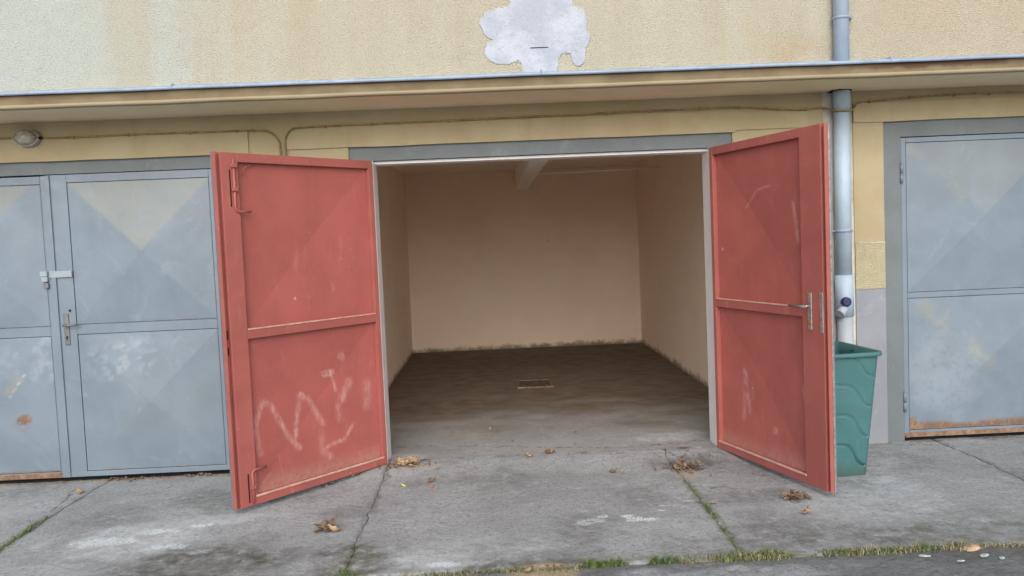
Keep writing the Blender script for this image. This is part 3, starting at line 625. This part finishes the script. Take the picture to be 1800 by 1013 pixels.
# ================================================================= CABLES
def smooth_path(pts, n=6):
    out = []
    for i in range(len(pts)-1):
        p0 = Vector(pts[max(i-1, 0)]); p1 = Vector(pts[i]); p2 = Vector(pts[i+1]); p3 = Vector(pts[min(i+2, len(pts)-1)])
        for k in range(n):
            t = k/n; out.append(.5*((2*p1)+(-p0+p2)*t+(2*p0-5*p1+4*p2-p3)*t*t+(-p0+3*p1-3*p2+p3)*t**3))
    out.append(Vector(pts[-1])); return out
def cable(name, pts, clips, label, extra=()):
    e = empty(name, pts[0]); tag(e, label, 'cable', 'cables under the canopy'); L = -Vector(pts[0])
    pp = smooth_path(pts); pp = [p+Vector((0, 0, mn.noise(p*2.5)*.004)) for p in pp]
    m_ = MB(); m_.tube(pp, .0068, 10)
    o = m_.build('cable', MT['cable'], e); o.location = L
    for x, z in clips:
        m_ = MB(); m_.box(x-.005, x+.005, -.032, -.010, z-.012, z+.010, .003); o = m_.build('cable_clip', MT['cable'], e); o.location = L
cy = -.0215
cable('wall_cable', [(-7.0, cy, 2.40), (-5, cy, 2.42), (-3.33, cy, 2.415), (-2.9, cy, 2.402), (-2.363, cy, 2.406), (-1.9, cy, 2.403), (-1.56, cy, 2.403), (-1.48, cy, 2.385), (-1.43, cy, 2.33), (-1.42, cy, 2.24), (-1.42, -.01, 1.9), (-1.42, -.01, 1.0)],
      [(-2.82, 2.402), (-2.45, 2.406), (-2.03, 2.403), (-1.71, 2.403), (-1.60, 2.403), (-1.42, 2.2)], 'painted cable over the left garage, running from the lamp to the bend')
cz = [(-1.385, -.01, 1.0), (-1.385, -.01, 1.9), (-1.385, cy, 2.24), (-1.38, cy, 2.34), (-1.34, cy, 2.395), (-1.27, cy, 2.408), (-.9, cy, 2.412), (-.207, cy, 2.417), (.6, cy, 2.425), (1.385, cy, 2.435), (1.75, cy, 2.432), (2.0, cy, 2.415), (2.2, cy, 2.40), (2.37, cy, 2.404), (2.41, -.06, 2.385), (2.44, -.105, 2.372), (2.49, -.117, 2.368), (2.54, -.105, 2.373), (2.575, -.05, 2.39), (2.61, cy, 2.425), (2.70, cy, 2.437), (2.95, cy, 2.455), (3.3, cy, 2.463), (3.81, cy, 2.462), (5.5, cy, 2.46), (7.4, cy, 2.46)]
cable('wall_cable', cz, [(-1.1, 2.41), (-.78, 2.412), (-.6, 2.414), (-.25, 2.417), (.02, 2.42), (.45, 2.423), (.85, 2.428), (1.15, 2.432), (1.5, 2.435), (1.78, 2.431), (2.05, 2.41), (2.25, 2.401), (2.70, 2.437), (2.98, 2.457), (3.3, 2.463), (3.55, 2.462)], 'painted cable over the open garage, crossing the downpipe and running on right')

# ================================================================= LAMP
lp = empty('wall_lamp', (-3.125, -.02, 2.408)); tag(lp, 'small oval ribbed bulkhead lamp on the beam over the left garage', 'lamp')
S = Matrix.Translation((0, 0, 0)) @ Matrix.Diagonal((1.28, 1, .92, 1)) @ Matrix.Rotation(R(90), 4, 'X')
MB().lathe([(.0, -.004), (.066, -.004), (.068, .004), (.064, .022), (.055, .026)], 36, S).build('lamp_base', MT['steel'], lp)
MB().lathe([(.054, .022), (.056, .035), (.052, .058), (.038, .078), (.018, .087), (0, .089)], 36, S).build('lamp_glass', MT['glass'], lp)
m_ = MB()
for a in (-.5, 0, .5): m_.tube([((.06*math.cos(t))*1.28*math.cos(a)+0, -.024-.068*math.sin(t), (.06*math.cos(t))*math.sin(a)*.92) for t in [math.pi*k/12 for k in range(13)]], .0032, 6)
m_.tube([(.066*1.25*math.cos(t), -.045, .064*.9*math.sin(t)) for t in [2*math.pi*k/24 for k in range(25)]], .0032, 6)
m_.build('lamp_guard', MT['steel'], lp)
MB().tube([(.075, -.012, -.002), (.10, -.010, -.002)], [.014, .008], 10).build('cable_gland', MT['dark'], lp)

# ================================================================= BIN
bn = empty('plastic_bin', (2.13, -.56, 0)); tag(bn, 'tall teal green plastic bin without lid behind the right red leaf', 'bin'); bn.rotation_euler = (0, 0, R(5))
def rrect(cx, cy, wx, wy, r, n=6):
    out = []
    for (sx_, sy_, a0) in ((1, 1, 0), (-1, 1, 90), (-1, -1, 180), (1, -1, 270)):
        for k in range(n+1):
            a = R(a0+90*k/n); out.append((cx+sx_*(wx/2-r)+r*math.cos(a), cy+sy_*(wy/2-r)+r*math.sin(a)))
    return out
def bin_shell():
    HZ = .765; b = bmesh.new(); N = 60
    def sec(t): return (.33+.115*t, .40+.145*t, .035+.012*t)        # widths, radius at height fraction t
    rings = []
    def perim(wx, wy, r, z, yo=0, xo=0):
        pts = rrect(xo, yo, wx, wy, r, 5); out = []
        # resample uniformly so that the embossing has vertices to work with
        P = [Vector((p[0], p[1], 0)) for p in pts]; P.append(P[0]); d = [0]
        for a, c in zip(P, P[1:]): d.append(d[-1]+(c-a).length)
        for k in range(220):
            s_ = d[-1]*k/220; i = max(j for j in range(len(d)) if d[j] <= s_+1e-9); i = min(i, len(P)-2)
            out.append(P[i].lerp(P[i+1], (s_-d[i])/max(1e-9, d[i+1]-d[i])))
        return [Vector((p.x, p.y, z)) for p in out]
    nz = 150
    for j in range(nz+1):
        t = j/nz; wx, wy, r = sec(t); ring = []
        for p in perim(wx, wy, r, HZ*t):
            n_ = Vector((p.x, p.y, 0)).normalized(); e = 0
            # embossed S-waves on front/back and side faces
            for side in (0,):
                onf = abs(p.y) > wy/2-.004; ons = abs(p.x) > wx/2-.004
                if onf or ons:
                    uu = (p.x/(wx/2)) if onf else (p.y/(wy/2)); hw = wx/2 if onf else wy/2
                    for zc in (.20, .39, .58, .77):
                        zz = p.z-(zc); xx = uu*hw*.165/hw
                        # centre line: sigmoid from +.06 (left) to -.06 (right)
                        cl = -.075*math.tanh((uu-.42)*4.2)
                        dz = abs(zz+.06-cl)/math.sqrt(1+(.075*4.2/hw*(1-math.tanh((uu-.42)*4.2)**2))**2)
                        if dz < .0075 and abs(uu) < .93: e = -.008
            q_ = Vector(p); 
            if e: q_ += (Vector((0, math.copysign(1, p.y), 0)) if onf else Vector((math.copysign(1, p.x), 0, 0)))*e
            ring.append(q_)
        rings.append(ring)
    wx, wy, r = sec(1)
    for dw, z in ((.0, HZ+.0), (.042, HZ+.002), (.050, HZ+.008), (.050, HZ+.022), (.044, HZ+.028), (-.004, HZ+.028)): rings.append(perim(wx+dw, wy+dw, r+max(0, dw)/2, z))
    for t, z in ((.97, HZ*.95), (.5, HZ*.5), (.03, .02)):
        a, c, rr = sec(t); rings.append(perim(a-.010, c-.010, rr, z))
    V = [[b.verts.new(p) for p in rg] for rg in rings]; n = 220
    for A, C in zip(V, V[1:]):
        for k in range(n): b.faces.new((A[k], A[(k+1) % n], C[(k+1) % n], C[k])).smooth = True
    b.faces.new(V[0]); b.faces.new(V[-1]); bmesh.ops.recalc_face_normals(b, faces=b.faces[:])
    m_ = MB(); m_.add(b); return m_
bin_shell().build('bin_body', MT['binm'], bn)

# ================================================================= GROUND
g = grid('unseen_yard', [-300, -40, -8, 8, 40, 300], [-300, -40, -8, 0, 8, 40, 300], lambda x, y: -.035+0*x, {}, MT['unseen_yard']); tag(g, kind='structure')  # unseen yard, added pale in place of road to bounce light onto soffit and ceiling
def pave():
    xs_b = [-8.6, -6.65, -4.71, -2.765, -.785, 1.170, 3.155, 5.10, 7.05, 9.0]; objs = []
    lum = [0, .1, 0, .15, 0, .1, .05, .1, 0]
    allv, allf, at = [], [], dict(white=[], splash=[], damp=[], moss=[], tan=[], crack=[], dirt=[])
    base = 0
    YF = -1.932
    def W(x, y):
        a = .95*blob(x, y, -2.05, -1.28, .55, .30, .55, 5)+.8*blob(x, y, -1.62, -.98, .38, .10, .6, 8)+.6*blob(x, y, -.3, -1.68, .8, .2, .7, 5)+.5*blob(x, y, -.45, -1.80, .4, .1, .5, 5)
        a += .5*blob(x, y, 2.1, -1.2, .6, .5, .7, 3)+.3*blob(x, y, -2.3, -1.7, .4, .25, .6)+.45*blob(x, y, -3.0, -.6, .3, .35, .6)+.45*blob(x, y, 1.3, -.02, .3, .12, .6)+.3*blob(x, y, 2.3, -.5, .3, .4, .6); return a
    def Spl(x, y):
        v = 0
        for cx, cy_, a, c in ((.49, -1.33, .075, .05), (.44, -1.37, .05, .03), (.56, -1.28, .04, .03), (.70, -1.28, .05, .03), (.78, -1.35, .10, .03), (.74, -1.32, .05, .02), (.90, -1.22, .04, .012), (.95, -1.14, .05, .012), (1.1, -1.08, .04, .01), (-2.2, -1.27, .2, .07), (-1.95, -1.15, .16, .05), (-1.75, -1.08, .10, .03), (-1.8, -1.4, .12, .05), (-.25, -1.84, .16, .035), (-1.6, -1.5, .08, .03), (-1.28, -1.85, .04, .012)): v = np.maximum(v, .9*blob(x, y, cx, cy_, a, c, .7, 26))
        return v
    def Dmp(x, y):
        v = .35*blob(x, y, -1.45, -1.70, .65, .28, .5, 4)+.5*blob(x, y, -.75, -1.75, .22, .35, .6, 5)+.4*blob(x, y, 1.4, -1.05, .5, .16, .6, 5)+.5*ss(-y, 1.72, 1.93)*ss(fbm(x, y, 3), .4, .65)
        v += .32*ss(-y, 1.15, 1.75)*ss(fbm(x*.8, y, 3.2, 5), .42, .6)+.3*ss(fbm(x+20, y, 2.2, 5), .52, .68)
        v += .4*blob(x, y, -1.6, -.55, .55, .28, .7, 5)+.4*blob(x, y, 1.25, -.3, .35, .15, .6, 6)+.35*blob(x, y, 2.3, -1.75, .8, .15, .6, 4)
        jd = np.min([np.abs(x+(fbm(x, y, 8)-.5)*.05-q) for q in xs_b], 0); v = v+.4*ss(-jd, -.035, -.008)*ss(fbm(x, y, 7), .25, .6); v = v+.5*ss(y, -.06, -.01)*ss(fbm(x, y, 9), .3, .6); return v
    CR = crackf([[(1.15, .1), (1.25, -.25), (1.42, -.5), (1.7, -.62), (1.9, -.8)], [(1.2, -.1), (.8, -.05), (.35, -.02)], [(-.78, -.4), (-.74, -.2), (-.8, -.06)], [(3.16, -.15), (3.0, -.06), (2.6, -.03)], [(-2.9, -.2), (-2.85, -.45), (-2.77, -.7)], [(1.6, -.95), (1.4, -.85), (1.2, -.82)]], .0045)
    for i, (a, c) in enumerate(zip(xs_b, xs_b[1:])):
        fine = -3 < c and a < 3.4; nx, ny = (170, 170) if fine else (30, 30)
        gx, gy = np.meshgrid(np.linspace(0, 1, nx), np.linspace(0, 1, ny)); gx = gx.ravel(); gy = gy.ravel()
        gap = .0025; X = a+gap+(c-a-2*gap)*gx; Y = YF+gap+(.03-YF-gap)*gy
        X = X+(np.where(gx < .5, fbm(Y*0+a*3, Y, 9), fbm(Y*0+c*3, Y, 9))-.5)*.04*(ss(np.abs(gx-.5), .40, .5)); Y = Y+(fbm(X, X*0+3, 9)-.5)*.035*ss(-gy, -.06, 0)
        e = np.minimum(np.minimum(gx, 1-gx)*(c-a), gy*(.03-YF)); Z = hfl(X, Y)+.010*(fbm(X, Y, 1.1)-.5)+.004*(fbm(X, Y, 9)-.5)+.002*(fbm(X, Y, 34)-.5)-.006*ss(-e, -.02, 0)-.002*(i % 2)-.006*CR(X, Y)+.007
        Z = Z-.008*ss(-Y, .9, 1.9)
        idx = np.arange(nx*ny).reshape(ny, nx)
        q = np.stack([idx[:-1, :-1], idx[:-1, 1:], idx[1:, 1:], idx[1:, :-1]], -1).reshape(-1, 4)
        loop = np.concatenate([idx[0, :], idx[1:, -1], idx[-1, -2::-1], idx[-2:0:-1, 0]]); co = np.stack([X, Y, Z], 1); low = co[loop].copy(); low[:, 2] = -.05
        k = np.arange(len(loop)); k2 = (k+1) % len(loop); q = np.concatenate([q, np.stack([loop[k], len(co)+k, len(co)+k2, loop[k2]], -1)])
        co2 = np.concatenate([co, low]); allv.append(co2); allf.append(q+base); base += len(co2)
        XX, YY = co2[:, 0], co2[:, 1]
        at['white'].append(W(XX, YY)); at['splash'].append(Spl(XX, YY)); at['damp'].append(Dmp(XX, YY)); at['crack'].append(CR(XX, YY)); at['dirt'].append(0*XX)
        at['moss'].append(.8*ss(-np.abs(YY+1.93), -.10, -.01)*ss(fbm(XX, YY, 6), .3, .6)+.5*blob(XX, YY, -.75, -1.75, .12, .3, .5, 7)+.5*ss(-np.abs(XX-1.17), -.05, -.01)*ss(-YY, .5, .8)+.5*ss(-np.abs(XX+2.765), -.06, -.01)*ss(-YY, .6, .9))
        at['tan'].append(.85*blob(XX, YY, .19, -1.95, .17, .08, .4, 9)+.6*blob(XX, YY, -.62, -.12, .22, .07, .6, 9)+.5*blob(XX, YY, 1.2, -.55, .08, .12, .6, 9)+.4*ss(YY, -.07, -.02)*ss(-XX, 1.7, 1.9)*ss(fbm(XX, YY, 6), .4, .6))
    me = bpy.data.meshes.new('pavement'); me.from_pydata(np.concatenate(allv).tolist(), [], np.concatenate(allf).tolist())
    for n_, v in at.items():
        A = me.attributes.new(n_, 'FLOAT', 'POINT'); A.data.foreach_set('value', np.clip(np.concatenate(v), 0, 1).astype(np.float32))
    o = mkobj('pavement', me, MT['slab']); tag(o, kind='structure'); return o
pave()
sl = grid('soil', [-9, 9], [-1.96, .03], lambda x, y: -.017+0*x, {}, mat_simple('joint_soil', (.15, .14, .12), .95, .1, var=.4, scale=40, bump=.5)); tag(sl, kind='structure')
road = grid('road', np.concatenate([[-120, -30, -9], np.linspace(-4, 4, 320), [9, 30, 120]]), np.concatenate([[-3.3, -2.9], np.linspace(-2.6, -1.948, 60)]),
    lambda x, y: -.012+.010*(fbm(x, y, 2)-.5)+.007*(fbm(x, y, 22)-.5)+.004*(fbm(x, y, 50)-.5),
    dict(white=lambda x, y: .5*blob(x, y, 1.0, -2.1, .6, .1, .7, 6), splash=zero, damp=lambda x, y: .5*blob(x, y, 2.2, -2.0, .35, .1, .6), moss=lambda x, y: .7*ss(y, -2.03, -1.95)*ss(fbm(x, y, 5), .3, .6), tan=lambda x, y: .8*blob(x, y, .19, -1.99, .2, .09, .4, 9), crack=zero, dirt=zero), MT['road'])
tag(road, kind='structure')

# ---------------------------------------------------------------- grass in the joints (nobody could count the blades)
def gz(x, y): return float(hfl(np.array([x]), np.array([y]))[0])
def tufts(name, spots, mat, label, hmax=.05):
    b = bmesh.new()
    for (x0, y0, x1, y1, spread, n, h) in spots:
        for k in range(n):
            t = random.random(); cl = mn.noise((x0*3+t*7, y0*3+t*5, 2))
            if cl < -.25: continue
            x = x0+(x1-x0)*t+random.gauss(0, spread*.5); y = y0+(y1-y0)*t+random.gauss(0, spread*.4)
            hh = h*random.uniform(.35, 1.0)*(1+cl); a = random.uniform(0, 6.28); w_ = random.uniform(.0015, .0035); ln = random.uniform(.2, 1.3)*hh
            dx, dy = math.cos(a), math.sin(a); px_, py_ = -dy*w_, dx*w_; z = gz(x, y)-.012
            v = [b.verts.new(c) for c in ((x-px_, y-py_, z), (x+px_, y+py_, z), (x+dx*ln*.4+px_*.8, y+dy*ln*.4+py_*.8, z+hh*.7), (x+dx*ln*.4-px_*.8, y+dy*ln*.4-py_*.8, z+hh*.7), (x+dx*ln, y+dy*ln, z+hh))]
            b.faces.new((v[0], v[1], v[2], v[3])); b.faces.new((v[3], v[2], v[4]))
    m_ = MB(); m_.add(b); o = m_.build(name, mat); tag(o, label, 'grass', kind='stuff'); return o
tufts('grass', [(-2.735, -1.55, -2.765, -.98, .018, 420, .036), (-2.77, -1.08, -2.78, -.78, .012, 160, .035), (1.165, -.70, 1.168, -1.42, .018, 420, .030), (1.165, -1.55, 1.17, -1.9, .02, 60, .03),
    (.38, -1.935, .58, -1.93, .022, 300, .034), (.70, -1.94, .84, -1.94, .014, 160, .038), (.9, -1.93, 2.1, -1.94, .045, 800, .03), (1.12, -1.90, 1.35, -1.90, .03, 160, .03), (-.4, -1.94, .1, -1.945, .016, 170, .025), (-.80, -1.85, -.72, -1.93, .03, 120, .03), (-3.6, -1.945, -.9, -1.94, .02, 500, .03), (-.75, -.5, -.79, -1.9, .01, 60, .016), (2.1, -1.94, 4, -1.94, .015, 160, .02)],
    MT['grass'], 'green grass growing in the joints between the concrete slabs')
tufts('dry_grass', [(.85, -1.93, 2.25, -1.94, .045, 1500, .028), (2.2, -1.94, 3.6, -1.94, .02, 200, .015), (-.5, -1.945, .2, -1.95, .03, 240, .02), (-2.70, -1.5, -2.74, -1.0, .03, 200, .02), (1.19, -.8, 1.2, -1.4, .025, 160, .02), (.05, -1.95, .36, -1.95, .05, 350, .02), (-1.9, -.02, -3.2, -.015, .012, 260, .022), (-.9, -.1, -1.5, -.65, .03, 120, .02), (1.15, -.4, 1.25, -.62, .04, 120, .02), (2.1, -1.95, 2.6, -1.95, .03, 120, .02)],
    MT['straw'], 'dry straw-coloured grass along the slab joints and door sills')

# ---------------------------------------------------------------- leaves
def leaf_mesh(b, loc, s, rz, curl=.5, tilt=.3):
    n = 7; M_ = Matrix.Translation(loc) @ Matrix.Rotation(rz, 4, 'Z') @ Matrix.Rotation(tilt, 4, 'X') @ Matrix.Rotation(random.uniform(-.3, .5), 4, 'Y'); L = []; Rr = []; C = []
    for k in range(n):
        t = k/(n-1); wdt = s*.42*math.sin(math.pi*min(1, t*.92+.04))**.8*(1+.25*math.sin(t*17+s*900)); up_ = curl*s*(t-.4)**2*1.6
        C.append(b.verts.new(M_ @ Vector((t*s-s/2, 0, up_)))); L.append(b.verts.new(M_ @ Vector((t*s-s/2, wdt, up_+curl*wdt*.7)))); Rr.append(b.verts.new(M_ @ Vector((t*s-s/2, -wdt, up_+curl*wdt*.5))))
    for k in range(n-1):
        b.faces.new((C[k], C[k+1], L[k+1], L[k])).smooth = True; b.faces.new((Rr[k], Rr[k+1], C[k+1], C[k])).smooth = True
def solo(name, x, y, s, mat, label, cat='leaf', n=1, spread=0, group=None, h=.006):
    b = bmesh.new()
    for k in range(n): leaf_mesh(b, Vector((random.gauss(0, spread), random.gauss(0, spread*.6), h+random.random()*spread*.7)), s*random.uniform(.7, 1.15), random.uniform(0, 6.3), random.uniform(.4, 1.3), random.uniform(-.5, .6))
    m_ = MB(); m_.add(b); o = m_.build(name, mat); o.location = (x, y, gz(x, y)); md = o.modifiers.new('thick', 'SOLIDIFY'); md.thickness = .0008; tag(o, label, cat, group); return o
solo('leaf_clump', -.975, -1.275, .065, MT['dry'], 'crumpled clump of brown dry leaves on the concrete in front of the left red leaf', 'leaves', 18, .026)
solo('dry_leaf', -.93, -1.31, .075, MT['dry2'], 'pale curled leaf at the right side of the crumpled brown clump', 'leaf')
solo('leaf_clump', 1.70, -1.14, .055, MT['dry'], 'low clump of tan dry leaves below the right red leaf', 'leaves', 18, .03)
solo('dry_leaf', 1.68, -1.40, .05, MT['dry2'], 'pale yellowish leaf just in front of the tan clump', 'leaf', 2, .008)
solo('leaf_clump', 1.235, -.42, .05, MT['dry'], 'heap of reddish brown twigs and leaves at the top of the grassy joint', 'leaves', 30, .045)
solo('leaf_clump', -.66, -.10, .05, MT['dry2'], 'spread of dry leaves at the foot of the left red leaf by the doorway', 'leaves', 44, .042)
solo('dry_leaf', -.63, -.52, .04, MT['yleaf'], 'small yellow-green leaf on the concrete near the left of the doorway', 'leaf')
solo('dry_leaf', -.44, -.57, .032, MT['rleaf'], 'tiny red petal on the concrete near the doorway', 'leaf')
solo('dry_leaf', -.46, -.44, .045, MT['dry'], 'dark curled leaf beside the yellow-green leaf', 'leaf', 3, .01)
solo('dry_leaf', .34, .02, .055, MT['dry'], 'reddish dry leaf in the middle of the doorway', 'leaf', 3, .016)
solo('dry_leaf', .20, -.06, .045, MT['dry2'], 'pale leaf left of the reddish leaf in the middle of the doorway', 'leaf', 2, .01)
solo('dry_leaf', .75, -.43, .045, MT['dry'], 'brown leaf in front of the doorway, right of its middle', 'leaf', 2, .012)
solo('dry_leaf', -2.82, -.30, .05, MT['dry2'], 'pale straw leaf on the slab near the closed doors at far left', 'leaf', 2, .012)
solo('dry_leaf', 1.22, -1.15, .04, MT['dry2'], 'pale leaf lying on the right edge of the grassy joint', 'leaf')
solo('dry_leaf', .11, -1.98, .05, MT['dry2'], 'pale dry leaf on the tan dirt patch at the bottom edge', 'leaf', 1, .0)
# scattered small leaves that nothing tells apart
for k in range(22):
    x = random.uniform(-.8, 1.5); y = random.choice([random.uniform(-.25, .25), random.uniform(-.7, 1.0)]); o = solo('dry_leaf', x, y, random.uniform(.014, .028), random.choice([MT['dry'], MT['dry2']]), 'tiny dry leaf crumb among many scattered in and before the doorway', 'leaf', 1, 0, 'leaf crumbs scattered round the doorway')
    o.location.z = max(o.location.z, .032+.018*max(0, min(1, y/1.2))) if y > 0 else o.location.z
# litter caught along the sills
def litter():
    b = bmesh.new()
    def run(x0, y0, x1, y1, n, sp, s0, s1):
        for k in range(n):
            t = random.random(); x = x0+(x1-x0)*t+random.gauss(0, sp); y = y0+(y1-y0)*t+random.gauss(0, sp)
            leaf_mesh(b, Vector((x, y, gz(x, y)+.004+random.random()*.01)), random.uniform(s0, s1), random.uniform(0, 6.3), random.uniform(.3, 1.4), random.uniform(-.6, .6))
    run(-3.9, -.005, -1.9, -.005, 40, .012, .006, .022); run(-2.75, -.02, -2.05, -.02, 26, .016, .012, .034); run(-.86, -.08, -1.2, -.45, 22, .018, .012, .035); run(2.9, -.01, 3.9, 0, 6, .008, .006, .014); run(1.6, -.04, 1.7, -.30, 14, .014, .008, .02)
    run(1.1, -.38, 1.3, -.50, 50, .05, .008, .022); run(-.85, -.05, -.45, -.12, 45, .05, .008, .024); run(.9, -.2, 1.5, -.2, 20, .1, .01, .02); run(-.3, -1.97, .4, -1.97, 20, .02, .01, .02)
    m_ = MB(); m_.add(b); o = m_.build('leaf_litter', MT['dry']); md = o.modifiers.new('thick', 'SOLIDIFY'); md.thickness = .0007; tag(o, 'fine dry leaf litter caught along the door sills and joints', 'litter', kind='stuff')
litter()
def pebble(name, x, y, sx_, sy_, sz_, mat, label, cat, group=None):
    b = bmesh.new(); bmesh.ops.create_icosphere(b, subdivisions=3, radius=1)
    for v in b.verts:
        v.co *= 1+.22*mn.noise(v.co*1.7+Vector((x*9, y*5, 0))); v.co.x *= sx_; v.co.y *= sy_; v.co.z = max(v.co.z, -.3)*sz_
    for f in b.faces: f.smooth = True
    m_ = MB(); m_.add(b); o = m_.build(name, mat); o.location = (x, y, -.006); o.rotation_euler = (0, 0, x*3); tag(o, label, cat, group)
pebble('stone', 2.262, -1.955, .055, .032, .013, MT['stone'], 'flat tan stone at the end of the grass line, lower right', 'stone')
for x, y, a, c, t in ((2.0, -2.02, .028, .011, 'pale flake on the rough strip left of the tan stone'), (2.27, -2.05, .03, .013, 'largest pale flake, directly in front of the tan stone'), (2.33, -2.09, .018, .01, 'rounder pale flake in front and right of the tan stone'), (2.13, -2.10, .02, .007, 'thin pale flake at the bottom edge, lower left of the tan stone')):
    pebble('paint_flake', x, y, a, c*1.2, .003, MT['flake'], t, 'flake', 'pale flakes by the tan stone')
